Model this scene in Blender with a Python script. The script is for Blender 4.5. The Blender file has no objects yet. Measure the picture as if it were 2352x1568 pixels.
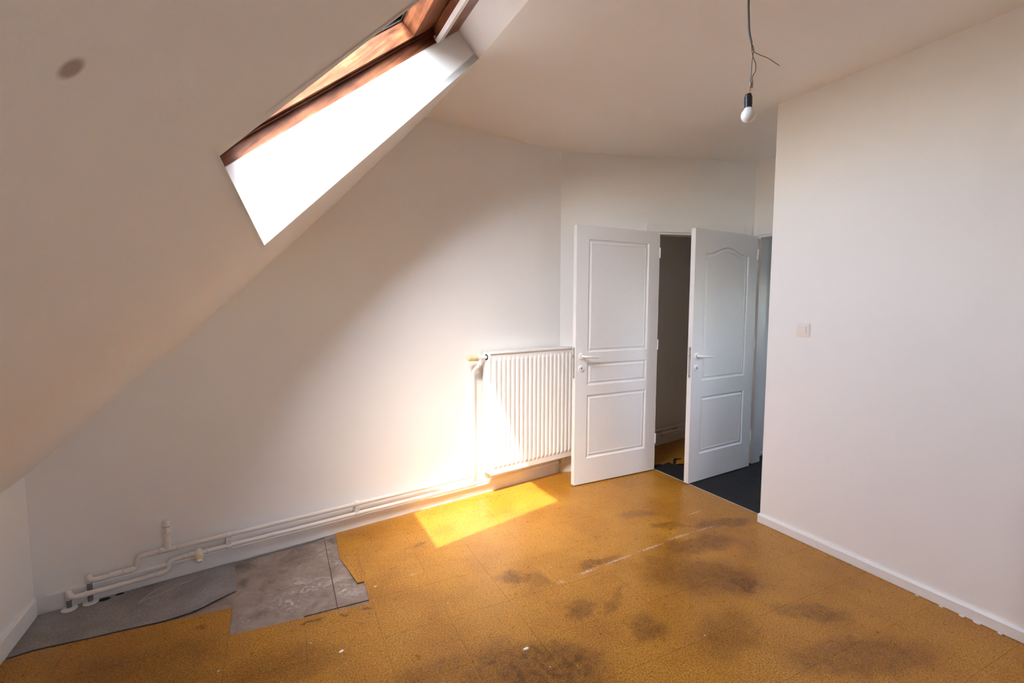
import bpy, bmesh, math, random
from mathutils import Vector, Matrix, Euler

random.seed(7)
scn = bpy.context.scene
COL = scn.collection
PI = math.pi

# ------------------------------------------------------------------ camera
cam_data = bpy.data.cameras.new('camera')
cam = bpy.data.objects.new('camera', cam_data)
COL.objects.link(cam)
cam_data.sensor_fit = 'HORIZONTAL'
cam_data.sensor_width = 36.0
cam_data.lens = 36.0 * 1100.0 / 2352.0
cam_data.clip_start = 0.02
cam.location = (0.503, -3.001, 1.43565)
cam.rotation_euler = (Matrix.Rotation(math.radians(-36.1318), 3, 'Z') @
                      Matrix.Rotation(PI / 2 - 0.0788599, 3, 'X') @
                      Matrix.Rotation(0.0024335, 3, 'Z')).to_euler()
scn.camera = cam

# ------------------------------------------------------------------ sky, sun, exposure
SUN_DIR = Vector((0.55, 0.48, -1.0)).normalized()
world = bpy.data.worlds.new('sky')
scn.world = world
world.use_nodes = True
wn = world.node_tree
bg = wn.nodes['Background']
sky = wn.nodes.new('ShaderNodeTexSky')
sky.sky_type = 'NISHITA'
sky.sun_disc = False
sky.sun_elevation = math.asin(-SUN_DIR.z)
sky.sun_rotation = math.atan2(-SUN_DIR.x, -SUN_DIR.y)
sky.air_density = 1.0
sky.dust_density = 3.0
sky.ozone_density = 1.0
hs = wn.nodes.new('ShaderNodeHueSaturation')
hs.inputs['Saturation'].default_value = 0.8
wn.links.new(sky.outputs[0], hs.inputs['Color'])
wn.links.new(hs.outputs[0], bg.inputs[0])
bg.inputs[1].default_value = 1.6

sun_data = bpy.data.lights.new('sun', 'SUN')
sun_data.energy = 4.5
sun_data.angle = math.radians(0.6)
sun_data.color = (1.0, 0.95, 0.87)
sun = bpy.data.objects.new('sun', sun_data)
COL.objects.link(sun)
sun.rotation_euler = SUN_DIR.to_track_quat('-Z', 'Y').to_euler()
sun.location = (-3, -4, 8)

scn.view_settings.view_transform = 'Standard'
scn.view_settings.look = 'None'
scn.view_settings.exposure = 1.48
scn.view_settings.gamma = 1.0
scn.view_settings.use_curve_mapping = False
scn.cycles.use_denoising = True
scn.cycles.max_bounces = 10
scn.cycles.diffuse_bounces = 8
scn.cycles.glossy_bounces = 3
scn.cycles.use_adaptive_sampling = True
scn.cycles.adaptive_threshold = 0.12
scn.cycles.adaptive_min_samples = 16
scn.cycles.transparent_max_bounces = 12
scn.cycles.sample_clamp_indirect = 12.0
scn.cycles.caustics_reflective = False

# ------------------------------------------------------------------ materials
MAT = {}

def new_mat(name):
    m = bpy.data.materials.new(name)
    m.use_nodes = True
    MAT[name] = m
    nt = m.node_tree
    return m, nt, nt.nodes['Principled BSDF']

def ramp(nt, stops, fac=None, interp='LINEAR'):
    r = nt.nodes.new('ShaderNodeValToRGB')
    r.color_ramp.interpolation = interp
    els = r.color_ramp.elements
    while len(els) < len(stops):
        els.new(0.5)
    for e, (p, c) in zip(els, stops):
        e.position = p
        e.color = (c[0], c[1], c[2], 1)
    if fac is not None:
        nt.links.new(fac, r.inputs[0])
    return r

def noise(nt, scale, detail=3, rough=0.55, vec=None, dist=0.0):
    n = nt.nodes.new('ShaderNodeTexNoise')
    n.inputs['Scale'].default_value = scale
    n.inputs['Detail'].default_value = detail
    n.inputs['Roughness'].default_value = rough
    n.inputs['Distortion'].default_value = dist
    if vec is not None:
        nt.links.new(vec, n.inputs['Vector'])
    return n

def mixc(nt, a, b, fac, mode='MIX'):
    m = nt.nodes.new('ShaderNodeMix')
    m.data_type = 'RGBA'
    m.blend_type = mode
    for sock, v in ((m.inputs[6], a), (m.inputs[7], b)):
        if isinstance(v, tuple):
            sock.default_value = (v[0], v[1], v[2], 1)
        else:
            nt.links.new(v, sock)
    if isinstance(fac, float):
        m.inputs[0].default_value = fac
    else:
        nt.links.new(fac, m.inputs[0])
    return m.outputs[2]

def mth(nt, op, a, b=None):
    m = nt.nodes.new('ShaderNodeMath')
    m.operation = op
    for i, v in enumerate((a, b)):
        if v is None:
            continue
        if isinstance(v, (int, float)):
            m.inputs[i].default_value = v
        else:
            nt.links.new(v, m.inputs[i])
    return m.outputs[0]

def bump(nt, bsdf, height, strength, dist):
    b = nt.nodes.new('ShaderNodeBump')
    b.inputs['Strength'].default_value = strength
    b.inputs['Distance'].default_value = dist
    nt.links.new(height, b.inputs['Height'])
    nt.links.new(b.outputs[0], bsdf.inputs['Normal'])

def position(nt):
    g = nt.nodes.new('ShaderNodeNewGeometry')
    return g.outputs['Position']

def blob(nt, pos, cx, cy, rx, ry, ang, lo=0.35, hi=1.0, cz=None, rz=1.0):
    """soft elliptical mark: 1 inside, 0 outside, at a place in the room"""
    mp = nt.nodes.new('ShaderNodeMapping')
    mp.vector_type = 'TEXTURE'
    mp.inputs['Location'].default_value = (cx, cy, cz or 0.0)
    mp.inputs['Rotation'].default_value = (0, 0, math.radians(ang))
    mp.inputs['Scale'].default_value = (rx, ry, rz)
    nt.links.new(pos, mp.inputs['Vector'])
    ln = nt.nodes.new('ShaderNodeVectorMath')
    ln.operation = 'LENGTH'
    nt.links.new(mp.outputs[0], ln.inputs[0])
    mr = nt.nodes.new('ShaderNodeMapRange')
    mr.interpolation_type = 'SMOOTHSTEP'
    mr.inputs['From Min'].default_value = lo
    mr.inputs['From Max'].default_value = hi
    mr.inputs['To Min'].default_value = 1.0
    mr.inputs['To Max'].default_value = 0.0
    nt.links.new(ln.outputs['Value'], mr.inputs['Value'])
    return mr.outputs[0]

def warped(nt, amount, scale):
    pos = position(nt)
    n = noise(nt, scale, 4, 0.6, pos)
    sub = nt.nodes.new('ShaderNodeVectorMath')
    sub.operation = 'SUBTRACT'
    nt.links.new(n.outputs['Color'], sub.inputs[0])
    sub.inputs[1].default_value = (0.5, 0.5, 0.5)
    sc = nt.nodes.new('ShaderNodeVectorMath')
    sc.operation = 'SCALE'
    sc.inputs['Scale'].default_value = amount
    nt.links.new(sub.outputs[0], sc.inputs[0])
    ad = nt.nodes.new('ShaderNodeVectorMath')
    ad.operation = 'ADD'
    nt.links.new(pos, ad.inputs[0])
    nt.links.new(sc.outputs[0], ad.inputs[1])
    return ad.outputs[0]

def plain(name, col, rough=0.5, metal=0.0, spec=0.5, grain=0.0, gscale=60.0):
    m, nt, b = new_mat(name)
    b.inputs['Roughness'].default_value = rough
    b.inputs['Metallic'].default_value = metal
    b.inputs['Specular IOR Level'].default_value = spec
    n = noise(nt, gscale, 3, 0.5, position(nt))
    k = 0.975
    c = ramp(nt, [(0.3, tuple(x * k for x in col)), (0.7, tuple(x for x in col))], n.outputs[0])
    nt.links.new(c.outputs[0], b.inputs['Base Color'])
    if grain:
        bump(nt, b, n.outputs[0], grain, 0.002)
    return m

def wall_paint(name, col, marks=()):
    m, nt, b = new_mat(name)
    b.inputs['Roughness'].default_value = 0.75
    b.inputs['Specular IOR Level'].default_value = 0.25
    pos = position(nt)
    n1 = noise(nt, 1.4, 4, 0.6, pos)
    c = ramp(nt, [(0.25, tuple(x * 0.975 for x in col)), (0.75, col)], n1.outputs[0]).outputs[0]
    for (cx, cy, cz, rr, dark) in marks:
        k = blob(nt, pos, cx, cy, rr, rr, 0, 0.45, 1.0, cz, rr)
        c = mixc(nt, c, dark, k)
    nt.links.new(c, b.inputs['Base Color'])
    n2 = noise(nt, 140, 3, 0.6, pos)
    bump(nt, b, n2.outputs[0], 0.12, 0.0015)
    return m

WHITE = (0.885, 0.875, 0.855)
wall_paint('wall_paint', WHITE)
wall_paint('slope_paint', WHITE, [(0.465, -2.592, 1.579, 0.0115, (0.42, 0.36, 0.31))])
wall_paint('reveal_paint', (0.88, 0.88, 0.88))
plain('gloss_white', (0.86, 0.855, 0.84), 0.35, 0, 0.5)
plain('door_white', (0.85, 0.85, 0.85), 0.38, 0, 0.5)
plain('radiator_white', (0.86, 0.845, 0.82), 0.35, 0, 0.5)
plain('pipe_paint', (0.80, 0.77, 0.73), 0.42, 0, 0.5)
plain('bare_pipe', (0.28, 0.28, 0.30), 0.4, 0.7)
plain('brass', (0.55, 0.42, 0.22), 0.4, 0.8)
plain('yellowed_plastic', (0.72, 0.62, 0.36), 0.45)
plain('switch_plastic', (0.86, 0.80, 0.74), 0.35)
plain('nickel', (0.52, 0.51, 0.49), 0.35, 0.9)
plain('black_plastic', (0.02, 0.02, 0.022), 0.35)
plain('dark_gap', (0.012, 0.010, 0.009), 0.8)
plain('grey_cable', (0.13, 0.13, 0.13), 0.6)
plain('blue_wire', (0.10, 0.13, 0.16), 0.5)
plain('brown_wire', (0.16, 0.06, 0.04), 0.5)
plain('green_wire', (0.16, 0.14, 0.04), 0.5)
plain('tan_wire', (0.55, 0.32, 0.12), 0.5)
plain('connector_plastic', (0.35, 0.30, 0.24), 0.4)
plain('opal_plastic', (0.84, 0.84, 0.83), 0.22)
plain('aluminium', (0.70, 0.71, 0.73), 0.4, 0.0)
plain('white_rail', (0.80, 0.80, 0.79), 0.3)
plain('plaster_crumb', (0.85, 0.83, 0.79), 0.8)
plain('roof_deck', (0.25, 0.20, 0.17), 0.8)
plain('glue_residue', (0.46, 0.44, 0.42), 0.8)
plain('dust_strip', (0.50, 0.44, 0.36), 0.8)

# --- cork
def cork():
    m, nt, b = new_mat('cork')
    pos = position(nt)
    g1 = noise(nt, 150, 4, 0.65, pos)
    g2 = noise(nt, 420, 2, 0.5, pos)
    g3 = noise(nt, 3.2, 5, 0.6, pos)
    v = nt.nodes.new('ShaderNodeTexVoronoi')
    v.inputs['Scale'].default_value = 170
    nt.links.new(pos, v.inputs['Vector'])
    base = ramp(nt, [(0.34, (0.22, 0.085, 0.006)), (0.50, (0.48, 0.215, 0.022)), (0.66, (0.64, 0.325, 0.050))], g1.outputs[0]).outputs[0]
    bw = nt.nodes.new('ShaderNodeRGBToBW')
    nt.links.new(v.outputs['Color'], bw.inputs[0])
    cell = ramp(nt, [(0.0, (0.62, 0.58, 0.50)), (0.55, (1.0, 1.0, 1.0)), (1.0, (1.12, 1.15, 1.2))], bw.outputs[0]).outputs[0]
    c = mixc(nt, base, cell, 0.5, 'MULTIPLY')
    fine = ramp(nt, [(0.34, (0.35, 0.3, 0.25)), (0.46, (1, 1, 1))], g2.outputs[0]).outputs[0]
    c = mixc(nt, c, fine, 0.55, 'MULTIPLY')
    big = ramp(nt, [(0.32, (0.80, 0.73, 0.62)), (0.58, (1, 1, 1))], g3.outputs[0]).outputs[0]
    c = mixc(nt, c, big, 1.0, 'MULTIPLY')
    # walked-in dirt, each mark at its own place
    w = warped(nt, 0.20, 9.0)
    marks = [(1.95, -1.07, .13, .07, -20, .62), (2.02, -1.14, .06, .10, 0, .45), (1.66, -1.62, .30, .17, -35, .85),
             (1.42, -1.60, .22, .16, 20, .55), (1.30, -1.42, .25, .10, -10, .35), (2.42, -1.22, .17, .05, -8, .6),
             (2.04, -1.47, .10, .06, 10, .55), (2.18, -1.72, .11, .10, 0, .55), (2.22, -1.50, .17, .03, 25, .4),
             (2.75, -1.62, .36, .20, -40, .55), (2.87, -1.80, .09, .07, -30, .85), (3.03, -1.42, .30, .11, -20, .6),
             (3.42, -1.36, .26, .06, -24, .6), (3.07, -0.93, .18, .06, -20, .5), (2.75, -1.42, .20, .08, 0, .5),
             (2.89, -2.10, .22, .07, -45, .5), (2.75, -2.35, .35, .12, -30, .5), (0.59, -0.56, .035, .022, 10, .75),
             (1.69, -0.45, .05, .03, 0, .55), (0.75, -1.02, .35, .14, -10, .35), (3.10, -1.18, .14, .05, -30, .5),
             (2.45, -1.95, .22, .12, 10, .35), (0.35, -0.75, .40, .22, -10, .40)]
    tot = None
    for (cx, cy, rx, ry, an, s) in marks:
        k = mth(nt, 'MULTIPLY', blob(nt, w, cx, cy, rx * 1.10, ry * 1.10, an, 0.45, 1.05), min(1.0, s * 1.3))
        tot = k if tot is None else mth(nt, 'MAXIMUM', tot, k)
    patch = noise(nt, 26, 5, 0.7, pos)
    pr = ramp(nt, [(0.36, (0.45, 0.45, 0.45)), (0.60, (1, 1, 1))], patch.outputs[0]).outputs[0]
    tot = mth(nt, 'MULTIPLY', tot, pr)
    c = mixc(nt, c, mixc(nt, c, (0.34, 0.28, 0.24), 1.0, 'MULTIPLY'), tot)
    # small dark scuffs along the patch edge
    scuff = None
    for (cx, cy, rx, ry, an) in [(1.235, -.862, .03, .012, -10), (1.13, -.83, .03, .010, 20), (.985, -.79, .04, .010, -10), (2.62, -1.02, .012, .012, 0)]:
        k = blob(nt, w, cx, cy, rx * 1.6, ry * 1.6, an, 0.3, 1.0)
        scuff = k if scuff is None else mth(nt, 'MAXIMUM', scuff, k)
    c = mixc(nt, c, (0.05, 0.03, 0.02), mth(nt, 'MULTIPLY', scuff, 0.7))
    # pale line of filler residue
    ln = None
    for (cx, cy, rx, ry, an) in [(2.30, -1.246, .10, .016, -3), (2.52, -1.262, .16, .014, -5), (2.78, -1.284, .14, .013, -6),
                                 (3.03, -1.300, .13, .016, -8), (3.26, -1.335, .14, .010, -10), (3.42, -1.16, .10, .012, -4), (2.11, -1.235, .03, .02, 0), (1.52, -.722, .025, .015, 0)]:
        k = blob(nt, pos, cx, cy, rx, ry, an, 0.2, 1.0)
        ln = k if ln is None else mth(nt, 'MAXIMUM', ln, k)
    ln2 = ramp(nt, [(0.40, (0, 0, 0)), (0.62, (1, 1, 1))], noise(nt, 75, 4, 0.7, pos).outputs[0]).outputs[0]
    c = mixc(nt, c, (0.74, 0.60, 0.48), mth(nt, 'MULTIPLY', mth(nt, 'MULTIPLY', ln, ln2), 0.75))
    nt.links.new(c, b.inputs['Base Color'])
    rr = ramp(nt, [(0.3, (0.24, 0.24, 0.24)), (0.7, (0.40, 0.40, 0.40))], patch.outputs[0]).outputs[0]
    nt.links.new(rr, b.inputs['Roughness'])
    b.inputs['Specular IOR Level'].default_value = 0.36
    bump(nt, b, g1.outputs[0], 0.25, 0.0012)
cork()

# --- bare board under the cork
def bare_board():
    m, nt, b = new_mat('bare_board')
    pos = position(nt)
    w = warped(nt, 0.10, 9)
    n1 = noise(nt, 7, 6, 0.68, w, 0.6)
    n2 = noise(nt, 60, 4, 0.6, pos)
    c = ramp(nt, [(0.25, (0.15, 0.115, 0.092)), (0.45, (0.28, 0.215, 0.175)), (0.62, (0.36, 0.285, 0.24)), (0.80, (0.44, 0.38, 0.34))], n1.outputs[0]).outputs[0]
    c = mixc(nt, c, ramp(nt, [(0.3, (0.8, 0.8, 0.8)), (0.7, (1.08, 1.08, 1.08))], n2.outputs[0]).outputs[0], 0.8, 'MULTIPLY')
    smear = ramp(nt, [(0.50, (0, 0, 0)), (0.66, (1, 1, 1))], noise(nt, 19, 5, 0.7, w, 1.2).outputs[0]).outputs[0]
    area = None
    for (cx, cy, rx, ry, an, s) in [(1.05, -.50, .20, .10, -25, 1), (.93, -.60, .10, .13, 30, 1), (1.0, -.42, .06, .05, 0, .9), (1.20, -.65, .08, .10, 0, 1.0),
                                    (1.22, -.30, .06, .20, 10, .8), (.86, -.08, .10, .04, -5, .7), (1.17, -.52, .12, .03, 0, 1), (.78, -.62, .10, .06, 0, .5), (.80,-.13,.05,.10,0,.5)]:
        k = mth(nt, 'MULTIPLY', blob(nt, w, cx, cy, rx, ry, an, 0.1, 1.2), s)
        area = k if area is None else mth(nt, 'MAXIMUM', area, k)
    c = mixc(nt, c, (0.62, 0.60, 0.60), mth(nt, 'MULTIPLY', mth(nt, 'MULTIPLY', smear, area), 0.85))
    dk = None
    for (cx, cy, rx, ry, an) in [(.80, -.10, .07, .09, 10), (.80, -.60, .06, .06, 0), (1.27, -.10, .03, .06, 0), (.78, -.28, .03, .08, 0)]:
        k = blob(nt, w, cx, cy, rx, ry, an, 0.1, 1.1)
        dk = k if dk is None else mth(nt, 'MAXIMUM', dk, k)
    c = mixc(nt, c, (0.075, 0.055, 0.042), mth(nt, 'MULTIPLY', dk, 0.55))
    nt.links.new(c, b.inputs['Base Color'])
    b.inputs['Roughness'].default_value = 0.7
    bump(nt, b, n1.outputs[0], 0.3, 0.004)
bare_board()

def vinyl():
    m, nt, b = new_mat('grey_vinyl')
    pos = position(nt)
    n1 = noise(nt, 230, 3, 0.6, pos)
    n2 = noise(nt, 6, 5, 0.6, pos)
    c = ramp(nt, [(0.30, (0.20, 0.185, 0.185)), (0.55, (0.33, 0.31, 0.315)), (0.72, (0.50, 0.475, 0.48))], n1.outputs[0]).outputs[0]
    c = mixc(nt, c, ramp(nt, [(0.3, (0.66, 0.63, 0.58)), (0.65, (1.05, 1.05, 1.05))], n2.outputs[0]).outputs[0], 0.9, 'MULTIPLY')
    nt.links.new(c, b.inputs['Base Color'])
    b.inputs['Roughness'].default_value = 0.62
    bump(nt, b, n1.outputs[0], 0.2, 0.001)
vinyl()

def carpet():
    m, nt, b = new_mat('black_felt')
    pos = position(nt)
    n1 = noise(nt, 300, 3, 0.6, pos)
    n2 = noise(nt, 9, 4, 0.6, pos)
    c = ramp(nt, [(0.3, (0.003, 0.003, 0.0035)), (0.7, (0.014, 0.014, 0.016))], n1.outputs[0]).outputs[0]
    c = mixc(nt, c, ramp(nt, [(0.35, (0.55, 0.55, 0.6)), (0.65, (1.3, 1.25, 1.2))], n2.outputs[0]).outputs[0], 1.0, 'MULTIPLY')
    sp = nt.nodes.new('ShaderNodeTexVoronoi')
    sp.inputs['Scale'].default_value = 75
    nt.links.new(pos, sp.inputs['Vector'])
    s1 = ramp(nt, [(0.04, (1, 1, 1)), (0.10, (0, 0, 0))], sp.outputs['Distance']).outputs[0]
    s2 = ramp(nt, [(0.52, (0, 0, 0)), (0.66, (1, 1, 1))], noise(nt, 14, 3, 0.7, pos).outputs[0]).outputs[0]
    c = mixc(nt, c, (0.40, 0.42, 0.46), mth(nt, 'MULTIPLY', s1, s2))
    nt.links.new(c, b.inputs['Base Color'])
    b.inputs['Roughness'].default_value = 0.9
    bump(nt, b, n1.outputs[0], 0.6, 0.004)
carpet()

def wood(name, dark, mid, light, axis, rough=0.4):
    """stained softwood; axis = grain direction in the room"""
    m, nt, b = new_mat(name)
    pos = position(nt)
    a = Vector(axis).normalized()
    q = a.rotation_difference(Vector((0, 0, 1))).to_euler()
    mp = nt.nodes.new('ShaderNodeMapping')
    mp.inputs['Rotation'].default_value = q
    mp.inputs['Scale'].default_value = (1, 1, 0.06)
    nt.links.new(pos, mp.inputs['Vector'])
    # rotate first, stretch afterwards
    mp.inputs['Scale'].default_value = (1, 1, 1)
    mp2 = nt.nodes.new('ShaderNodeMapping')
    mp2.inputs['Scale'].default_value = (1, 1, 0.06)
    nt.links.new(mp.outputs[0], mp2.inputs['Vector'])
    n1 = noise(nt, 55, 6, 0.65, mp2.outputs[0], 0.8)
    n2 = noise(nt, 7, 4, 0.6, mp.outputs[0])
    c = ramp(nt, [(0.30, dark), (0.50, mid), (0.72, light)], n1.outputs[0]).outputs[0]
    c = mixc(nt, c, ramp(nt, [(0.32, (0.45, 0.36, 0.36)), (0.60, (1.05, 1.05, 1.05))], n2.outputs[0]).outputs[0], 0.9, 'MULTIPLY')
    nt.links.new(c, b.inputs['Base Color'])
    b.inputs['Roughness'].default_value = rough
    bump(nt, b, n1.outputs[0], 0.15, 0.001)

def glass():
    m = bpy.data.materials.new('window_glass')
    m.use_nodes = True
    MAT['window_glass'] = m
    nt = m.node_tree
    nt.nodes.remove(nt.nodes['Principled BSDF'])
    out = nt.nodes['Material Output']
    tr = nt.nodes.new('ShaderNodeBsdfTransparent')
    tr.inputs[0].default_value = (0.90, 0.91, 0.91, 1)
    gl = nt.nodes.new('ShaderNodeBsdfGlossy')
    gl.inputs['Roughness'].default_value = 0.02
    mx = nt.nodes.new('ShaderNodeMixShader')
    fr = nt.nodes.new('ShaderNodeFresnel')
    fr.inputs['IOR'].default_value = 1.16
    nt.links.new(fr.outputs[0], mx.inputs[0])
    nt.links.new(tr.outputs[0], mx.inputs[1])
    nt.links.new(gl.outputs[0], mx.inputs[2])
    nt.links.new(mx.outputs[0], out.inputs[0])
glass()

# ------------------------------------------------------------------ mesh helpers
class MB:
    """collects shapes, then links them as one mesh object"""
    def __init__(self):
        self.v = []
        self.f = []

    def add(self, verts, faces):
        o = len(self.v)
        self.v += [Vector(p) for p in verts]
        self.f += [tuple(i + o for i in f) for f in faces]
        return self

    def hexa(self, b, t):
        """b, t: four points each, same winding"""
        return self.add(list(b) + list(t), [(3, 2, 1, 0), (4, 5, 6, 7), (0, 1, 5, 4), (1, 2, 6, 5), (2, 3, 7, 6), (3, 0, 4, 7)])

    def box(self, lo, hi):
        (x0, y0, z0), (x1, y1, z1) = lo, hi
        return self.hexa([(x0, y0, z0), (x1, y0, z0), (x1, y1, z0), (x0, y1, z0)], [(x0, y0, z1), (x1, y0, z1), (x1, y1, z1), (x0, y1, z1)])

    def obox(self, p, ax, lo, hi):
        """box in a local frame: p origin, ax three axes"""
        X, Y, Z = [Vector(a) for a in ax]
        p = Vector(p)
        def g(x, y, z):
            return p + X * x + Y * y + Z * z
        (x0, y0, z0), (x1, y1, z1) = lo, hi
        return self.hexa([g(x0, y0, z0), g(x1, y0, z0), g(x1, y1, z0), g(x0, y1, z0)], [g(x0, y0, z1), g(x1, y0, z1), g(x1, y1, z1), g(x0, y1, z1)])

    def prism(self, poly, z0, z1):
        n = len(poly)
        vs = [(x, y, z0) for x, y in poly] + [(x, y, z1) for x, y in poly]
        fs = [tuple(range(n - 1, -1, -1)), tuple(range(n, 2 * n))]
        fs += [(i, (i + 1) % n, n + (i + 1) % n, n + i) for i in range(n)]
        return self.add(vs, fs)

    def tube(self, path, r, seg=12, caps=True):
        path = [Vector(p) for p in path]
        n = len(path)
        rs = r if isinstance(r, (list, tuple)) else [r] * n
        tang = []
        for i in range(n):
            a = path[max(i - 1, 0)]
            b = path[min(i + 1, n - 1)]
            tang.append((b - a).normalized())
        up = Vector((0, 0, 1)) if abs(tang[0].z) < 0.9 else Vector((1, 0, 0))
        side = tang[0].cross(up).normalized()
        o = len(self.v)
        for i in range(n):
            side = (side - tang[i] * side.dot(tang[i])).normalized()
            nn = tang[i].cross(side)
            for k in range(seg):
                a = 2 * PI * k / seg
                self.v.append(path[i] + (side * math.cos(a) + nn * math.sin(a)) * rs[i])
        for i in range(n - 1):
            for k in range(seg):
                k2 = (k + 1) % seg
                self.f.append((o + i * seg + k, o + i * seg + k2, o + (i + 1) * seg + k2, o + (i + 1) * seg + k))
        if caps:
            self.f.append(tuple(o + k for k in range(seg - 1, -1, -1)))
            self.f.append(tuple(o + (n - 1) * seg + k for k in range(seg)))
        return self

    def lathe(self, p, axis, prof, seg=20):
        """prof: (distance along axis, radius)"""
        axis = Vector(axis).normalized()
        p = Vector(p)
        up = Vector((0, 0, 1)) if abs(axis.z) < 0.9 else Vector((1, 0, 0))
        s = axis.cross(up).normalized()
        t = axis.cross(s)
        o = len(self.v)
        for h, r in prof:
            for k in range(seg):
                a = 2 * PI * k / seg
                self.v.append(p + axis * h + (s * math.cos(a) + t * math.sin(a)) * max(r, 1e-5))
        n = len(prof)
        for i in range(n - 1):
            for k in range(seg):
                k2 = (k + 1) % seg
                self.f.append((o + i * seg + k, o + i * seg + k2, o + (i + 1) * seg + k2, o + (i + 1) * seg + k))
        self.f.append(tuple(o + k for k in range(seg - 1, -1, -1)))
        self.f.append(tuple(o + (n - 1) * seg + k for k in range(seg)))
        return self

    def build(self, name, mat, parent=None, smooth=False, bevel=0.0, local=False):
        off = Vector((0, 0, 0))
        if parent is not None and not local:
            off = WORLD_LOC[parent.name]
        me = bpy.data.meshes.new(name)
        me.from_pydata([tuple(p - off) for p in self.v], [], self.f)
        bm = bmesh.new()
        bm.from_mesh(me)
        bmesh.ops.recalc_face_normals(bm, faces=bm.faces)
        if bevel > 0:
            es = [e for e in bm.edges if len(e.link_faces) == 2 and e.calc_face_angle(0) > 0.6]
            bmesh.ops.bevel(bm, geom=es, offset=bevel, segments=2, affect='EDGES', clamp_overlap=True)
        bm.to_mesh(me)
        bm.free()
        me.materials.append(MAT[mat])
        if smooth:
            for p in me.polygons:
                p.use_smooth = True
            me.set_sharp_from_angle(angle=math.radians(40))
        o = bpy.data.objects.new(name, me)
        COL.objects.link(o)
        if parent is not None:
            o.parent = parent
            WORLD_LOC[o.name] = off
        else:
            WORLD_LOC[o.name] = Vector((0, 0, 0))
        return o

WORLD_LOC = {}

def empty(name, loc, rz=0.0):
    o = bpy.data.objects.new(name, None)
    o.empty_display_size = 0.1
    COL.objects.link(o)
    o.location = loc
    o.rotation_euler = (0, 0, rz)
    WORLD_LOC[o.name] = Vector(loc)
    return o

def thing(o, label, cat, group=None):
    o['label'] = label
    o['category'] = cat
    if group:
        o['group'] = group
    return o

def structure(o, label=None, cat=None):
    o['kind'] = 'structure'
    if label:
        o['label'] = label
    if cat:
        o['category'] = cat
    return o

def arc(p0, p1, p2, n=6):
    """smooth corner from p0 to p2 around p1"""
    p0, p1, p2 = Vector(p0), Vector(p1), Vector(p2)
    return [(p0 * (1 - t) ** 2 + p1 * 2 * t * (1 - t) + p2 * t * t) for t in [i / n for i in range(n + 1)]]

def rounded(path, r, n=5):
    path = [Vector(p) for p in path]
    out = [path[0]]
    for i in range(1, len(path) - 1):
        a, b, c = path[i - 1], path[i], path[i + 1]
        ra = min(r, (a - b).length * 0.48)
        rc = min(r, (c - b).length * 0.48)
        out += arc(b + (a - b).normalized() * ra, b, b + (c - b).normalized() * rc, n)
    out.append(path[-1])
    return out

def catmull(pts, n=6):
    P = [Vector(p) for p in pts]
    P = [P[0] * 2 - P[1]] + P + [P[-1] * 2 - P[-2]]
    out = []
    for i in range(1, len(P) - 2):
        for k in range(n):
            t = k / n
            a, b, c, d = P[i - 1], P[i], P[i + 1], P[i + 2]
            out.append(0.5 * ((2 * b) + (c - a) * t + (2 * a - 5 * b + 4 * c - d) * t * t + (3 * b - a - 3 * c + d) * t ** 3))
    out.append(P[-2])
    return out

# ------------------------------------------------------------------ room geometry
HC = 2.6685                       # ceiling height
KX = 0.17                         # knee wall and right wall lean from square
EK = Vector((KX, 1, 0)).normalized()
TG = Vector((1.855, -0.86, HC))   # top corner of the skylight opening on the gable side
KG = Vector((-0.02 - 0.86 * KX, -0.86, 0.66))
RD = (TG - KG).normalized()       # up the slope
NO = RD.cross(EK).normalized()    # outward
if NO.z < 0:
    NO = -NO
SLOPE_LEN = (TG - KG).length

def wp(a, b, d):
    """point by the slope: a up from the crease, b toward the room's near end, d outward"""
    return TG + RD * a - EK * b + NO * d

def win(a, b, m):
    return wp(a, b, 0.155 - 0.105 * a + m)

def knee_x(y):
    return -0.032 + KX * y

Y_FRONT = -4.5
wood('stained_pine', (0.060, 0.020, 0.009), (0.20, 0.070, 0.030), (0.34, 0.145, 0.068), RD, 0.38)
wood('stained_pine_cross', (0.085, 0.028, 0.012), (0.30, 0.105, 0.045), (0.44, 0.18, 0.08), EK, 0.38)

# ---- floor: base, boards, cork tiles
floor = MB().box((-1.4, Y_FRONT - 0.2, -0.12), (6.9, 0.25, -0.018)).build('floor', 'roof_deck')
structure(floor)

def clip_to_cell(poly, cell):
    out = poly
    n = len(cell)
    for i in range(n):
        a, b = cell[i], cell[(i + 1) % n]
        def side(p):
            return (b[0] - a[0]) * (p[1] - a[1]) - (b[1] - a[1]) * (p[0] - a[0])
        new = []
        for j in range(len(out)):
            p, q = out[j], out[(j + 1) % len(out)]
            sp, sq = side(p), side(q)
            if sp >= 0:
                new.append(p)
            if (sp >= 0) != (sq >= 0):
                t = sp / (sp - sq)
                new.append((p[0] + (q[0] - p[0]) * t, p[1] + (q[1] - p[1]) * t))
        out = new
        if len(out) < 3:
            return []
    return out

def poly_area(p):
    return 0.5 * sum(p[i][0] * p[(i + 1) % len(p)][1] - p[(i + 1) % len(p)][0] * p[i][1] for i in range(len(p)))

RW0 = Vector((3.642, -1.490, 0))          # near end of the right partition
RWD = Vector((-0.18, -0.984, 0)).normalized()
RWN = Vector((RWD.y, -RWD.x, 0))          # points into the room (towards -x)
if RWN.x > 0:
    RWN = -RWN

def rw(t, off=0.0, z=0.0):
    p = RW0 + RWD * t + RWN * off
    return Vector((p.x, p.y, z))

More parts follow.
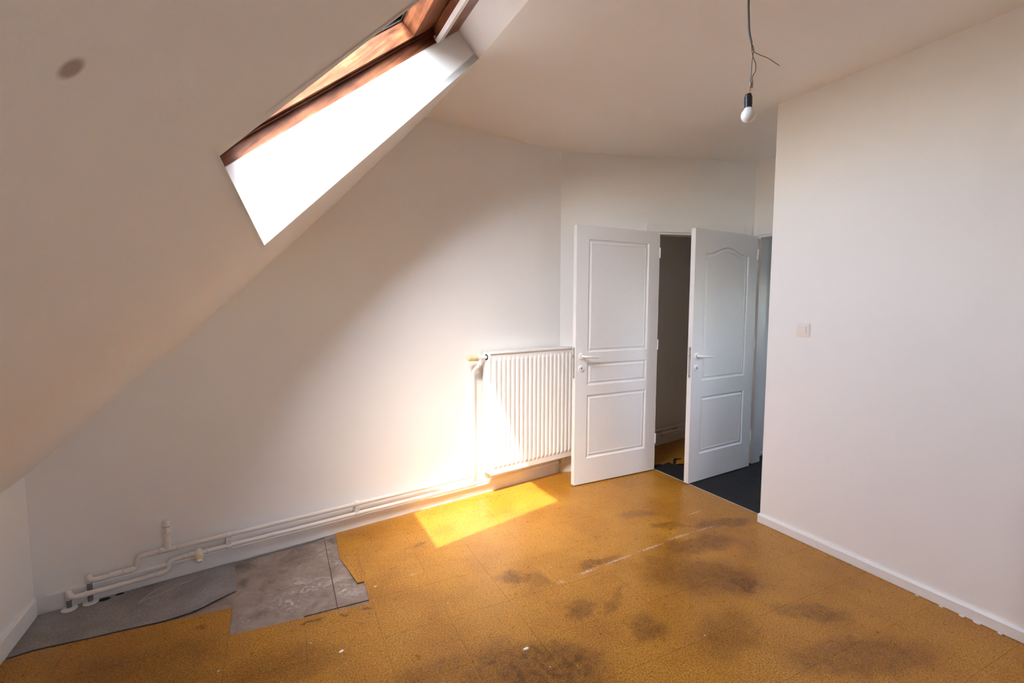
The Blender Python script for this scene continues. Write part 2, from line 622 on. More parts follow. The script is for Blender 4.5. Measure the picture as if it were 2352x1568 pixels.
RW_END = (Y_FRONT - RW0.y) / RWD.y
bare_edge = [(-.095, -.38), (-.085, -.331), (.01, -.327), (.083, -.343), (.288, -.386), (.354, -.399), (.549, -.442), (.709, -.480),
             (.675, -.690), (.97, -.757), (1.105, -.789), (1.247, -.829), (1.279, -.689), (1.287, -.633), (1.348, -.346), (1.254, -.312), (1.322, -.010)]
cork_poly = bare_edge + [(3.22, -.010), (3.88, -.345), (3.913, -.442), (3.747, -1.424), (3.66, -1.470)] + \
    [tuple(rw(RW_END, -0.02)[:2]), (knee_x(Y_FRONT) - .01, Y_FRONT)]
if poly_area(cork_poly) < 0:
    cork_poly.reverse()
TILE = 0.30
ta = math.radians(-10.5)
tu = Vector((math.cos(ta), math.sin(ta)))
tv = Vector((-math.sin(ta), math.cos(ta)))
t0 = Vector((0.675, -0.690))
g = 0.0004
for i in range(-8, 15):
    for j in range(-18, 8):
        o = t0 + tu * (i * TILE) + tv * (j * TILE)
        cell = [o + tu * g + tv * g, o + tu * (TILE - g) + tv * g, o + tu * (TILE - g) + tv * (TILE - g), o + tu * g + tv * (TILE - g)]
        pl = clip_to_cell(cork_poly, [(c.x, c.y) for c in cell])
        if len(pl) < 3 or abs(poly_area(pl)) < 2e-5:
            continue
        dz = random.uniform(-0.0002, 0.0002)
        MB().prism(pl, -0.0055, dz).build('cork_tile', 'cork', floor)
# loose corner of a tile beside the bare patch
fr = MB().add([(1.2545, -.3135, .0005), (1.2535, -.630, .004), (1.2865, -.632, .002), (1.3470, -.347, .0003),
               (1.2545, -.3135, -.004), (1.2535, -.630, -.0005), (1.2865, -.632, -.003), (1.3470, -.347, -.004)],
              [(0, 1, 2, 3), (7, 6, 5, 4), (0, 4, 5, 1), (1, 5, 6, 2), (2, 6, 7, 3), (3, 7, 4, 0)]).build('cork_tile', 'cork', floor)
MB().prism([(3.95, -.36), (3.30, -.005), (6.4, -.005), (6.4, -.68), (4.80, -.74)], -0.0055, -0.0005).build('cork_sheet', 'cork', floor)
# two bare boards
MB().prism([(.50, -.020), (.77, -.024), (.86, -.034), (.93, -.030), (1.0, -.038), (1.10, -.052), (1.18, -.055), (1.2475, -.020), (1.0985, -.82), (.50, -.74)], -0.017, -0.0062).build('floor_board', 'bare_board', floor)
MB().prism([(1.2505, -.012), (1.42, -.012), (1.42, -.40), (1.33, -.90), (1.1015, -.85)], -0.017, -0.0066).build('floor_board', 'bare_board', floor)
MB().prism([(-.14, -.008), (.497, -.018), (.497, -.74), (-.20, -.50)], -0.017, -0.0068).build('floor_board', 'bare_board', floor)

# ---- gable wall (far left) and its extension into the next room
gable = MB()
gable.add([(-0.35, 0, -0.02), (6.7, 0, -0.02), (6.7, 0, 2.95), (1.95, 0, 2.95), (-0.35, 0, 0.70),
           (-0.35, .12, -0.02), (6.7, .12, -0.02), (6.7, .12, 2.95), (1.95, .12, 2.95), (-0.35, .12, 0.70)],
          [(0, 1, 2, 3, 4), (9, 8, 7, 6, 5), (0, 5, 6, 1), (1, 6, 7, 2), (2, 7, 8, 3), (3, 8, 9, 4), (4, 9, 5, 0)])
structure(gable.build('wall_back', 'wall_paint'))

# ---- knee wall
kn = MB()
y0, y1 = 0.05, Y_FRONT - 0.1
kn.hexa([(knee_x(y0), y0, -.02), (knee_x(y1), y1, -.02), (knee_x(y1) - .1, y1, -.02), (knee_x(y0) - .1, y0, -.02)],
        [(knee_x(y0), y0, .655), (knee_x(y1), y1, .655), (knee_x(y1) - .1, y1, .60), (knee_x(y0) - .1, y0, .60)])
structure(kn.build('wall_left', 'wall_paint'))

# ---- sloping ceiling with the skylight opening
def dx_edge(z):
    tab = [(.66, -.004), (.813, .005), (.864, .007), (1.127, .015), (1.425, .031), (1.753, .022), (2.235, .002), (HC, -.028)]
    for (za, xa), (zb, xb) in zip(tab, tab[1:]):
        if z <= zb:
            t = max(0, (z - za) / (zb - za))
            return xa + (xb - xa) * t
    return tab[-1][1]

B_WALL = -0.86 / EK.y                # b at the gable wall
A_BOT, A_BOT_NEAR = -1.425, -1.475
B_NEAR = 1.405
OPEN = [(A_BOT, 0.0), (A_BOT_NEAR, B_NEAR), (0.0, B_NEAR), (0.0, 0.0)]
b_end = (-0.86 - (Y_FRONT - 0.1)) / EK.y
a_rows = [-SLOPE_LEN - .03, -2.62, -2.45, -2.2, -1.9, -1.65, 'open', -1.2, -1.0, -.8, -.6, -.4, -.2, 0.0, 0.12]
b_cols = [B_WALL - .015, -.62, -.38, -.16, 0.0, .35, .7, 1.05, B_NEAR, 1.9, 2.6, b_end]
sl = MB()
idx = {}
for i, a in enumerate(a_rows):
    for j, b in enumerate(b_cols):
        if a == 'open':
            aa = A_BOT + (A_BOT_NEAR - A_BOT) * min(1, max(0, b / B_NEAR))
        else:
            aa = a
        bb = b + (.030 * min(1, max(0, (aa + 1.47) / .45)) if b == B_NEAR else 0.0)
        p = wp(aa, bb, 0)
        if b < 0:
            k = min(1.0, b / B_WALL)
            k = k * k * (3 - 2 * k)
            p.x += dx_edge(p.z) * k
        idx[i, j] = len(sl.v)
        sl.v.append(p)
n0 = len(sl.v)
for i in range(len(a_rows)):
    for j in range(len(b_cols)):
        sl.v.append(sl.v[idx[i, j]] + NO * 0.03)
io = a_rows.index('open')
jo0, jo1 = b_cols.index(0.0), b_cols.index(B_NEAR)
def hole(i, j):
    return i >= io and jo0 <= j < jo1
for i in range(len(a_rows) - 1):
    for j in range(len(b_cols) - 1):
        if hole(i, j):
            continue
        q = (idx[i, j], idx[i, j + 1], idx[i + 1, j + 1], idx[i + 1, j])
        sl.f.append(q)
        sl.f.append(tuple(n0 + k for k in reversed(q)))
edge_count = {}
for f in list(sl.f):
    if max(f) < n0:
        for k in range(4):
            e = tuple(sorted((f[k], f[(k + 1) % 4])))
            edge_count[e] = edge_count.get(e, 0) + 1
for (p, q), c in edge_count.items():
    if c == 1:
        sl.f.append((p, q, q + n0, p + n0))
slope = sl.build('ceiling_slope', 'slope_paint', smooth=True)
structure(slope)

# ---- flat ceiling
crease = [(1.973, 0.02), (1.930, -.30), (1.890, -.60), (TG.x, TG.y)]
pe = wp(0, b_end, 0)
ceil_poly = crease + [(pe.x, pe.y), (4.0, Y_FRONT - .1), (6.75, Y_FRONT - .1), (6.75, .15), (1.973, .15)]
structure(MB().prism(ceil_poly, HC, HC + .12).build('ceiling', 'wall_paint'))

# ---- right partition, near-end wall
rwm = MB()
rwm.hexa([rw(0), rw(RW_END + .1), rw(RW_END + .1, -.10), rw(0, -.10)], [rw(0, 0, HC), rw(RW_END + .1, 0, HC), rw(RW_END + .1, -.10, HC), rw(0, -.10, HC)])
structure(rwm.build('wall_right', 'wall_paint'))
VX0, VX1, VZ0, VZ1 = 1.10, 1.90, 1.55, 2.15
m = MB()
for lo, hi in (((-1.0, Y_FRONT - .1, -.02), (VX0, Y_FRONT, 2.75)), ((VX1, Y_FRONT - .1, -.02), (4.0, Y_FRONT, 2.75)),
               ((VX0, Y_FRONT - .1, -.02), (VX1, Y_FRONT, VZ0)), ((VX0, Y_FRONT - .1, VZ1), (VX1, Y_FRONT, 2.75))):
    m.box(lo, hi)
structure(m.build('wall_front', 'wall_paint'))
w3 = structure(empty('added_window_3', ((VX0 + VX1) / 2, Y_FRONT - .05, VZ0)))  # unseen window behind the camera, added to brighten the gable and doors
xm = (VX0 + VX1) / 2
for lo, hi in (((VX0, -.08, VZ0), (VX0 + .06, -.03, VZ1)), ((VX1 - .06, -.08, VZ0), (VX1, -.03, VZ1)), ((xm - .03, -.08, VZ0 + .06), (xm + .03, -.03, VZ1 - .06)),
               ((VX0 + .06, -.08, VZ0), (VX1 - .06, -.03, VZ0 + .06)), ((VX0 + .06, -.08, VZ1 - .06), (VX1 - .06, -.03, VZ1))):
    MB().box((lo[0], Y_FRONT + lo[1], lo[2]), (hi[0], Y_FRONT + hi[1], hi[2])).build('frame_member', 'gloss_white', w3)
for x0, x1 in ((VX0 + .06, xm - .03), (xm + .03, VX1 - .06)):
    MB().box((x0, Y_FRONT - .06, VZ0 + .06), (x1, Y_FRONT - .055, VZ1 - .06)).build('pane', 'window_glass', w3)

# ---- door wall (slanting) with the opening of door 1
W0 = Vector((3.19, 0, 0))
WD = Vector((0.889, -0.457, 0)).normalized()
WN = Vector((-WD.y, WD.x, 0))      # away from the room
def wf(s, off=0.0, z=0.0):
    p = W0 + WD * s + WN * off
    return Vector((p.x, p.y, z))
WL = 1.750
OP0, OP1, OPH = 0.80, 1.655, 2.055
AXW = (WD, WN, Vector((0, 0, 1)))
m = MB()
m.obox(W0, AXW, (-.02, 0, -.02), (OP0, .10, HC))
m.obox(W0, AXW, (OP1, 0, -.02), (WL + .05, .10, HC))
m.obox(W0, AXW, (OP0, 0, OPH), (OP1, .10, HC))
structure(m.build('wall_far', 'wall_paint'))

# ---- side wall with the opening of door 2, and what lies behind
S0 = Vector((4.745, -0.800, 0))
SD = Vector((-0.06, -1, 0)).normalized()
SN = Vector((-SD.y, SD.x, 0))       # away from the corridor (+x)
AXS = (SD, SN, Vector((0, 0, 1)))
P0_, P1_ = 0.045, 0.915
m = MB()
m.obox(S0, AXS, (-.06, 0, -.02), (P0_, .11, HC))
m.obox(S0, AXS, (P1_, 0, -.02), (2.4, .11, HC))
m.obox(S0, AXS, (P0_, 0, 2.055), (P1_, .11, HC))
structure(m.build('wall_side', 'wall_paint'))
structure(MB().box((4.80, -.785, -.02), (6.65, -.70, HC)).build('wall_next_room', 'wall_paint'))
structure(MB().box((6.45, -.72, -.02), (6.55, .02, HC)).build('wall_next_room_end', 'wall_paint'))
QX0, QX1, QZ0, QZ1 = 3.80, 4.35, 1.10, 2.00
m = MB()
m.box((3.2, -3.02, -.02), (QX0, -2.92, HC)).box((QX1, -3.02, -.02), (6.65, -2.92, HC)).box((QX0, -3.02, -.02), (QX1, -2.92, QZ0)).box((QX0, -3.02, QZ1), (QX1, -2.92, HC))
structure(m.build('wall_corridor_end', 'wall_paint'))
w4 = structure(empty('added_window_4', (4.1, -2.97, QZ0)))  # unseen opening at the corridor end, added to throw daylight on door 2
for lo, hi in (((QX0, -3.0, QZ0), (QX0 + .05, -2.95, QZ1)), ((QX1 - .05, -3.0, QZ0), (QX1, -2.95, QZ1)), ((QX0 + .05, -3.0, QZ0), (QX1 - .05, -2.95, QZ0 + .05)), ((QX0 + .05, -3.0, QZ1 - .05), (QX1 - .05, -2.95, QZ1))):
    MB().box(lo, hi).build('frame_member', 'gloss_white', w4)
MB().box((QX0 + .05, -2.978, QZ0 + .05), (QX1 - .05, -2.973, QZ1 - .05)).build('pane', 'window_glass', w4)
m = MB()
WY0, WY1, WZ0, WZ1 = -2.25, -1.55, 1.0, 1.8
m.box((6.55, -3.0, -.02), (6.65, WY0, HC)).box((6.55, WY1, -.02), (6.65, -.70, HC)).box((6.55, WY0, -.02), (6.65, WY1, WZ0)).box((6.55, WY0, WZ1), (6.65, WY1, HC))
structure(m.build('wall_next_room_east', 'wall_paint'))
w2 = structure(empty('added_window_2', (6.6, -1.9, WZ0)))  # unseen window, added so daylight reaches the room behind door 2
for lo, hi in (((6.56, WY0, WZ0), (6.62, WY0 + .06, WZ1)), ((6.56, WY1 - .06, WZ0), (6.62, WY1, WZ1)), ((6.56, WY0 + .06, WZ0), (6.62, WY1 - .06, WZ0 + .06)), ((6.56, WY0 + .06, WZ1 - .06), (6.62, WY1 - .06, WZ1))):
    MB().box(lo, hi).build('frame_member', 'gloss_white', w2)
MB().box((6.588, WY0 + .06, WZ0 + .06), (6.594, WY1 - .06, WZ1 - .06)).build('pane', 'window_glass', w2)

# ---- skirting boards
def skirting(name, p0, p1, into, h, t, mat='gloss_white', z0=0.0, cut=None):
    p0, p1, into = Vector(p0), Vector(p1), Vector(into).normalized()
    prof = [(0, z0), (t, z0), (t, h - .010), (t * .55, h), (0, h)]
    m = MB()
    n = len(prof)
    vs = [p0 + into * a + Vector((0, 0, z)) for a, z in prof] + [p1 + into * a + Vector((0, 0, z)) for a, z in prof]
    fs = [tuple(range(n)), tuple(range(2 * n - 1, n - 1, -1))] + [(i, (i + 1) % n, n + (i + 1) % n, n + i) for i in range(n)]
    m.add(vs, fs)
    return structure(m.build(name, mat))

skirting('baseboard_back', (0.012, 0, -.004), (3.185, 0, -.004), (0, -1, 0), .088, .012)
skirting('baseboard_back_next_room', (3.4, 0, -.004), (6.45, 0, -.004), (0, -1, 0), .088, .012)
KNN = Vector((1, -KX, 0)).normalized()
skirting('baseboard_left', (knee_x(-.02), -.02, -.002), (knee_x(Y_FRONT), Y_FRONT, -.002), KNN, .088, .014)
skirting('baseboard_right', tuple(rw(-.004)), tuple(rw(RW_END)), RWN, .058, .018, z0=.002)
skirting('baseboard_far', tuple(wf(.015)), tuple(wf(OP0 - .09)), -WN, .085, .012)
skirting('baseboard_next_room', (4.93, -.785, 0), (6.5, -.785, 0), (0, -1, 0), .03, .012, z0=0.0)

# ---- skylight
w1 = structure(empty('window_1', tuple(wp(-1.425, 0, 0))))
# white reveal lining: four mitred panels between the slope and the frame
in_open = [(A_BOT, 0.0, 0.0), (A_BOT_NEAR, B_NEAR + .03, 0.0), (0.0, B_NEAR + .03, 0.0), (0.0, 0.0, 0.0)]
FB = -1.338                      # frame, lower inner edge
def near_b(a):                   # near side of frame, square to the sill
    return 1.048 + 0.20 * (a + .15)
in_frame = [(FB, 0.0), (FB, near_b(FB)), (0.0, near_b(0.0)), (0.0, 0.0)]
in_frame = [(a, b, 0.155 - .105 * a + .004) for a, b in in_frame]
TH = 0.016
def out_of(q, k):
    a, b, d = q
    da = -TH if k in (0, 1) else TH
    db = -TH if k in (0, 3) else TH
    return (a + da, b + db, d)
names = ['sill_lining', 'near_lining', 'head_lining', 'gable_lining']
for k in range(4):
    k2 = (k + 1) % 4
    A, B, Cc, D = in_open[k], in_open[k2], in_frame[k2], in_frame[k]
    Ao, Bo, Co, Do = out_of(A, k), out_of(B, k2), out_of(Cc, k2), out_of(D, k)
    MB().hexa([wp(*A), wp(*B), wp(*Cc), wp(*D)], [wp(*Ao), wp(*Bo), wp(*Co), wp(*Do)]).build(names[k], 'reveal_paint', w1)

def ring(parent, name, inner, outer, m0, m1, mats, names=None, bev=0.0):
    """four mitred members between two quads (a,b), from level m0 to m1 above the frame plane"""
    out = []
    for k in range(4):
        k2 = (k + 1) % 4
        A, B, Cc, D = inner[k], inner[k2], outer[k2], outer[k]
        nm = names[k] if names else name
        out.append(MB().hexa([win(*A, m0), win(*B, m0), win(*Cc, m0), win(*D, m0)], [win(*A, m1), win(*B, m1), win(*Cc, m1), win(*D, m1)]).build(nm, mats[k % 2], parent, bevel=bev))
    return out

def quad(a0, a1, b0, db=0.0):
    return [(a0, b0), (a0, near_b(a0) + db), (a1, near_b(a1) + db), (a1, b0)]
WM = ['stained_pine_cross', 'stained_pine']
# frame
ring(w1, 'frame_member', quad(FB, -.098, 0.0), quad(FB - .10, .05, -.06, .06), 0.0, 0.052, WM, bev=.0015)
# glazing bead / seal step between frame and sash
ring(w1, 'frame_bead', quad(-1.295, -.112, 0.012, -.006), quad(FB - .09, .04, -.05, .05), 0.0535, 0.0595, WM)
# sash
SB, ST = -1.22, -.25
sash_in = quad(SB, ST, 0.030, -.055)
sash_out = quad(-1.30, .01, -.045, .03)
ring(w1, 'sash_member', sash_in, sash_out, 0.063, 0.142, WM, bev=.0015)
ring(w1, 'gasket', quad(SB + .004, ST - .004, .034, -.060), quad(SB - .03, ST + .03, -.02, -.02), 0.1425, 0.1475, ['black_plastic', 'black_plastic'])
gq = quad(SB - .03, ST + .03, -.02, -.02)
MB().hexa([win(a, b, .148) for a, b in gq], [win(a, b, .154) for a, b in gq]).build('pane', 'window_glass', w1)
ring(w1, 'cladding', quad(SB - .012, ST + .012, .020, -.045), quad(-1.42, .10, -.10, .10), 0.1545, 0.200, ['aluminium', 'aluminium'])
# flashing apron so that daylight only enters through the pane
ring(w1, 'flashing', quad(-1.305, .02, -.04, .03), quad(-1.62, .22, -.20, .42), 0.05, 0.152, ['aluminium', 'aluminium'])
# ventilation flap and white control bar under the top rail
fb = near_b(-.1)
fl_ = MB().hexa([win(-.138, .004, .016), win(-.138, fb - .004, .016), win(-.092, fb - .004, .010), win(-.092, .004, .010)],
                [win(-.122, .004, .060), win(-.122, fb - .004, .060), win(-.085, fb - .004, .060), win(-.085, .004, .060)])
fl_.build('ventilation_flap', 'stained_pine_cross', w1, bevel=.003)
MB().hexa([win(-.152, .004, -.006), win(-.152, fb - .01, -.006), win(-.104, fb - .01, -.002), win(-.104, .004, -.002)],
          [win(-.152, .004, .014), win(-.152, fb - .01, .014), win(-.104, fb - .01, .018), win(-.104, .004, .018)]).build('control_bar', 'white_rail', w1, bevel=.002)
MB().hexa([win(-.150, -.0005, .012), win(-.150, .010, .012), win(-.118, .010, .012), win(-.118, -.0005, .012)],
          [win(-.142, -.0005, .034), win(-.142, .010, .030), win(-.118, .010, .034), win(-.118, -.0005, .034)]).build('bar_bracket', 'yellowed_plastic', w1)

def portal(name, loc, rot, sx_, sy_):
    d_ = bpy.data.lights.new(name, 'AREA')
    d_.shape = 'RECTANGLE'
    d_.size, d_.size_y = sx_, sy_
    d_.cycles.is_portal = True
    o_ = bpy.data.objects.new(name, d_)
    COL.objects.link(o_)
    o_.location = loc
    o_.rotation_euler = rot
portal('added_window_portal', (xm, Y_FRONT - .09, (VZ0 + VZ1) / 2), (PI / 2, 0, 0), VX1 - VX0, VZ1 - VZ0)
# sky portal over the skylight helps the sampling of daylight
pl = bpy.data.lights.new('skylight_portal', 'AREA')
pl.shape = 'RECTANGLE'
pl.size, pl.size_y = 1.0, 1.05
pl.cycles.is_portal = True
po = bpy.data.objects.new('skylight_portal', pl)
COL.objects.link(po)
cpt = win(-.61, .44, .20)
po.location = cpt
zax = (NO + RD * 0.104).normalized()
yax = (RD - zax * RD.dot(zax)).normalized()
xax = yax.cross(zax)
po.rotation_euler = Matrix((xax, yax, zax)).transposed().to_euler()

# ------------------------------------------------------------------ doors
def offset_poly(poly, d):
    """inset a counter-clockwise polygon"""
    n = len(poly)
    out = []
    for i in range(n):
        p0, p1, p2 = Vector(poly[i - 1]), Vector(poly[i]), Vector(poly[(i + 1) % n])
        e1, e2 = (p1 - p0).normalized(), (p2 - p1).normalized()
        n1, n2 = Vector((-e1.y, e1.x)), Vector((-e2.y, e2.x))
        k = 1 + n1.dot(n2)
        out.append(tuple(p1 + (n1 + n2) * (d / max(k, .2))))
    return out

def rect(u0, u1, z0, z1):
    return [(u0, z0), (u1, z0), (u1, z1), (u0, z1)]

def arched(u0, u1, z0, z1, rise, n=20):
    top = []
    for i in range(n + 1):
        t = i / n
        u = u1 + (u0 - u1) * t
        s = min(1, max(0, (t - .04) / .92))
        top.append((u, z1 + rise * (0.5 - 0.5 * math.cos(2 * PI * s))))
    return [(u0, z0), (u1, z0)] + top

def leaf_face(W, z0, z1, polys, y):
    """flat face with holes for the panels"""
    bm = bmesh.new()
    loops = [rect(0, W, z0, z1)] + polys
    edges = []
    for lp in loops:
        vs = [bm.verts.new((u, y, z)) for u, z in lp]
        for i in range(len(vs)):
            edges.append(bm.edges.new((vs[i], vs[(i + 1) % len(vs)])))
    bmesh.ops.triangle_fill(bm, use_beauty=True, use_dissolve=False, edges=edges)
    bm.verts.index_update()
    vs = [tuple(v.co) for v in bm.verts]
    fs = [tuple(v.index for v in f.verts) for f in bm.faces]
    bm.free()
    return vs, fs

def make_door(name, loc, rz, W, z0, z1, polys):
    D = structure(empty(name, loc, rz))
    TK = 0.040
    m = MB()
    for y in (0.0, TK):
        m.add(*leaf_face(W, z0, z1, polys, y))
    o = [(0, 0, z0), (W, 0, z0), (W, 0, z1), (0, 0, z1), (0, TK, z0), (W, TK, z0), (W, TK, z1), (0, TK, z1)]
    m.add(o, [(0, 1, 5, 4), (1, 2, 6, 5), (2, 3, 7, 6), (3, 0, 4, 7)])
    lf = m.build('leaf', 'door_white', D, local=True)
    for pl_ in polys:
        m = MB()
        for y, s in ((0.0, 1), (TK, -1)):
            prof = [(0, 0), (.003, .005), (.008, .0085), (.015, .0095), (.022, .007), (.030, .0035), (.034, .0030), (.036, .0052)]
            rings = [[(u, y + s * dep, z) for u, z in offset_poly(pl_, ins)] for ins, dep in prof]
            n = len(pl_)
            vs = [p for r_ in rings for p in r_]
            fs = []
            for k in range(len(rings) - 1):
                for i in range(n):
                    fs.append((k * n + i, k * n + (i + 1) % n, (k + 1) * n + (i + 1) % n, (k + 1) * n + i))
            m.add(vs, fs)
            last = rings[-1]
            c = (sum(p[0] for p in last) / n, last[0][1], sum(p[2] for p in last) / n)
            m.add(last + [c], [(i, (i + 1) % n, n) for i in range(n)])
        m.build('panel', 'door_white', D, local=True)
    # lever handle and lock on the visible face
    hz, hx, lz = 1.030, 0.055, 0.935
    h = MB().lathe((hx, 0, hz), (0, -1, 0), [(0, .0255), (.006, .0255), (.009, .022), (.009, .0)], 24).build('handle', 'door_white', D, smooth=True, local=True)
    lev = MB().tube(rounded([(hx, -.004, hz), (hx, -.050, hz), (hx + .050, -.054, hz - .004), (hx + .128, -.050, hz - .010)], .018, 5), [.0095] * 2 + [.0095] * 10 + [.0075] * 2, 12)
    lev.build('lever', 'door_white', h, smooth=True, local=True)
    MB().lathe((hx - .014, -.0085, hz + .003), (0, -1, 0), [(0, .003), (.001, .003)], 10).build('screw', 'dark_gap', h, local=True)
    e = MB().lathe((hx - .002, 0, lz), (0, -1, 0), [(0, .0255), (.005, .0255), (.008, .022), (.008, .0)], 24).build('escutcheon', 'door_white', D, smooth=True, local=True)
    MB().lathe((hx - .002, -.0078, lz + .004), (0, -1, 0), [(0, .0042), (.0012, .0042)], 12).box((hx - .0045, -.009, lz - .013), (hx + .0005, -.0078, lz + .004)).build('keyhole', 'dark_gap', e, local=True)
    for sx in (-.015, .013):
        MB().lathe((hx - .002 + sx, -.0078, lz - .001), (0, -1, 0), [(0, .003), (.001, .003)], 10).build('screw', 'nickel' if sx > 0 else 'dark_gap', e, local=True)
    # latch plate on the free edge
    pz = MB().box((-.0012, .010, .858), (.0, .030, 1.100)).build('latch_plate', 'nickel', D, local=True)
    MB().box((-.009, .013, 1.018), (-.0012, .027, 1.042)).build('latch', 'nickel', pz, local=True)
    for z in (.873, 1.085):
        MB().lathe((-.0012, .020, z), (-1, 0, 0), [(0, .0035), (.0008, .0035)], 10).build('screw', 'dark_gap', pz, local=True)
    for z in (.24, 1.05, 1.82):
        MB().tube([(W + .004, .001, z), (W + .004, .001, z + .085)], .0075, 10).build('hinge', 'gloss_white', D, smooth=True, local=True)
    return D

D1 = make_door('door_1', (3.060, -.328, 0), math.radians(-8.974), .836, .010, 2.032,
               [rect(.113, .720, .212, .720), rect(.113, .720, .797, .972), rect(.113, .720, 1.058, 1.930)])
thing(D1, 'open white three panel door with a flat topped tall panel, beside the radiator', 'door')
D2 = make_door('door_2', (3.826, -.829, 0), math.radians(-4.5), .819, .010, 2.016,
               [rect(.126, .694, .232, .697), arched(.126, .694, .828, 1.834, .058)])
thing(D2, 'open white two panel door with an arched upper panel, beside the corridor wall', 'door')

# door frames
t1 = structure(empty('trim_1', tuple(wf(OP0, 0, 0))))
CW = .062
m = MB().obox(W0, AXW, (OP0 - CW, -.014, 0), (OP0 + .012, 0, OPH + CW)); m.build('casing_side', 'gloss_white', t1, bevel=.002)
m = MB().obox(W0, AXW, (OP1 - .012, -.014, 0), (OP1 + CW, 0, OPH + CW)); m.build('casing_side', 'gloss_white', t1, bevel=.002)
m = MB().obox(W0, AXW, (OP0 + .0125, -.014, OPH - .010), (OP1 - .0125, 0, OPH + CW)); m.build('casing_head', 'gloss_white', t1, bevel=.002)
m = MB().obox(W0, AXW, (OP0, 0.0, OPH - .028), (OP1, .115, OPH)); m.build('jamb_head', 'gloss_white', t1)
m = MB().obox(W0, AXW, (OP0, 0.0, 0), (OP0 + .022, .115, OPH - .028)); m.build('jamb_side', 'gloss_white', t1)
m = MB().obox(W0, AXW, (OP1 - .022, 0.0, 0), (OP1, .115, OPH - .028)); m.build('jamb_side', 'gloss_white', t1)
t2 = structure(empty('trim_2', tuple(S0)))
m = MB().obox(S0, AXS, (P0_ - .035, -.014, 0), (P0_ + .004, 0, 2.098)); m.build('casing_side', 'gloss_white', t2, bevel=.002)
m = MB().obox(S0, AXS, (P1_ - .012, -.014, 0), (P1_ + CW, 0, 2.098)); m.build('casing_side', 'gloss_white', t2, bevel=.002)
m = MB().obox(S0, AXS, (P0_ + .0045, -.014, 2.036), (P1_ - .0125, 0, 2.098)); m.build('casing_head', 'gloss_white', t2, bevel=.002)
m = MB().obox(S0, AXS, (P0_, 0, 2.015), (P1_, .125, 2.055)); m.build('jamb_head', 'gloss_white', t2)
m = MB().obox(S0, AXS, (P0_, 0, 0), (P0_ + .022, .125, 2.015)); m.build('jamb_side', 'gloss_white', t2)
m = MB().obox(S0, AXS, (P1_ - .022, 0, 0), (P1_, .125, 2.015)); m.build('jamb_side', 'gloss_white', t2)

# ------------------------------------------------------------------ black felt in the corridor
cp = empty('black_carpet', (4.2, -1.4, 0))
thing(cp, 'black felt carpet with white dust in the corridor behind the open doors', 'carpet')
torn = [(4.005, -.374), (4.053, -.384), (4.074, -.416), (4.098, -.405), (4.125, -.411), (4.150, -.398), (4.170, -.410), (4.157, -.451), (4.149, -.478), (4.214, -.525), (4.30, -.54), (4.42, -.62), (4.60, -.70)]
poly = [(3.916, -.444), (3.750, -1.424), (3.76, -2.0), (3.60, -2.9), (6.5, -2.9), (6.5, -.79), (4.76, -.79)] + torn[::-1]
MB().prism(poly, -.0055, .0012).build('felt', 'black_felt', cp)
strip = MB().tube(catmull([(4.155, -.470, .003), (4.207, -.436, .004), (4.250, -.408, .006), (4.295, -.396, .004), (4.346, -.414, .003)], 5), [.004] * 3 + [.012] * 12 + [.004] * 6, 8).build('torn_strip', 'black_felt', cp)
MB().hexa([(3.909, -.442, -.004), (3.916, -.442, -.004), (3.753, -1.424, -.004), (3.746, -1.424, -.004)],
          [(3.909, -.442, .0022), (3.916, -.442, .0022), (3.753, -1.424, .0022), (3.746, -1.424, .0022)]).build('edge_strip', 'dust_strip', cp)

# ------------------------------------------------------------------ grey vinyl remnant
vn_poly = [(-.028, -.018), (.20, -.016), (.45, -.017), (.768, -.022), (.755, -.18), (.742, -.341), (.66, -.372), (.585, -.407), (.546, -.418), (.44, -.405), (.354, -.388), (.288, -.374), (.18, -.352), (.083, -.332), (.01, -.316), (-.070, -.312)]
bm = bmesh.new()
vs = [bm.verts.new((x, y, 0)) for x, y in vn_poly]
bm.faces.new(vs)
bmesh.ops.triangulate(bm, faces=bm.faces)
for _ in range(4):
    bmesh.ops.subdivide_edges(bm, edges=[e for e in bm.edges if e.calc_length() > .035], cuts=1)
    bmesh.ops.triangulate(bm, faces=bm.faces)
def seg_d(p, a, b):
    ab = b - a
    t = max(0, min(1, (p - a).dot(ab) / ab.dot(ab)))
    return (p - a - ab * t).length
la, lb = Vector((.742, -.341)), Vector((.56, -.413))
lc, ld = Vector((.56, -.413)), Vector((.0, -.316))
for v in bm.verts:
    p = Vector((v.co.x, v.co.y))
    lift = .007 * math.exp(-(seg_d(p, la, lb) / .06) ** 2) + .0035 * math.exp(-(seg_d(p, lc, ld) / .04) ** 2)
    v.co.z = -.0040 + lift + .0008 * math.sin(23 * v.co.x) * math.sin(31 * v.co.y)
geom = bmesh.ops.extrude_face_region(bm, geom=list(bm.faces))
for e in geom['geom']:
    if isinstance(e, bmesh.types.BMVert):
        e.co.z += .0028
bmesh.ops.recalc_face_normals(bm, faces=bm.faces)
me = bpy.data.meshes.new('vinyl_sheet')
bm.to_mesh(me)
bm.free()
me.materials.append(MAT['grey_vinyl'])
vin = bpy.data.objects.new('vinyl_sheet', me)
COL.objects.link(vin)
WORLD_LOC[vin.name] = Vector((0, 0, 0))
thing(vin, 'torn grey speckled vinyl sheet on the floor under the pipes', 'floor sheet')
for (x, y, rx, ry, an) in [(.216, -.043, .023, .015, -6), (.273, -.030, .018, .009, -4)]:
    pts = [(x + rx * math.cos(t) , y + ry * math.sin(t) ) for t in [2 * PI * k / 16 for k in range(16)]]
    MB().prism(pts, -.0022, -.0002).build('pipe_hole', 'dark_gap', vin)
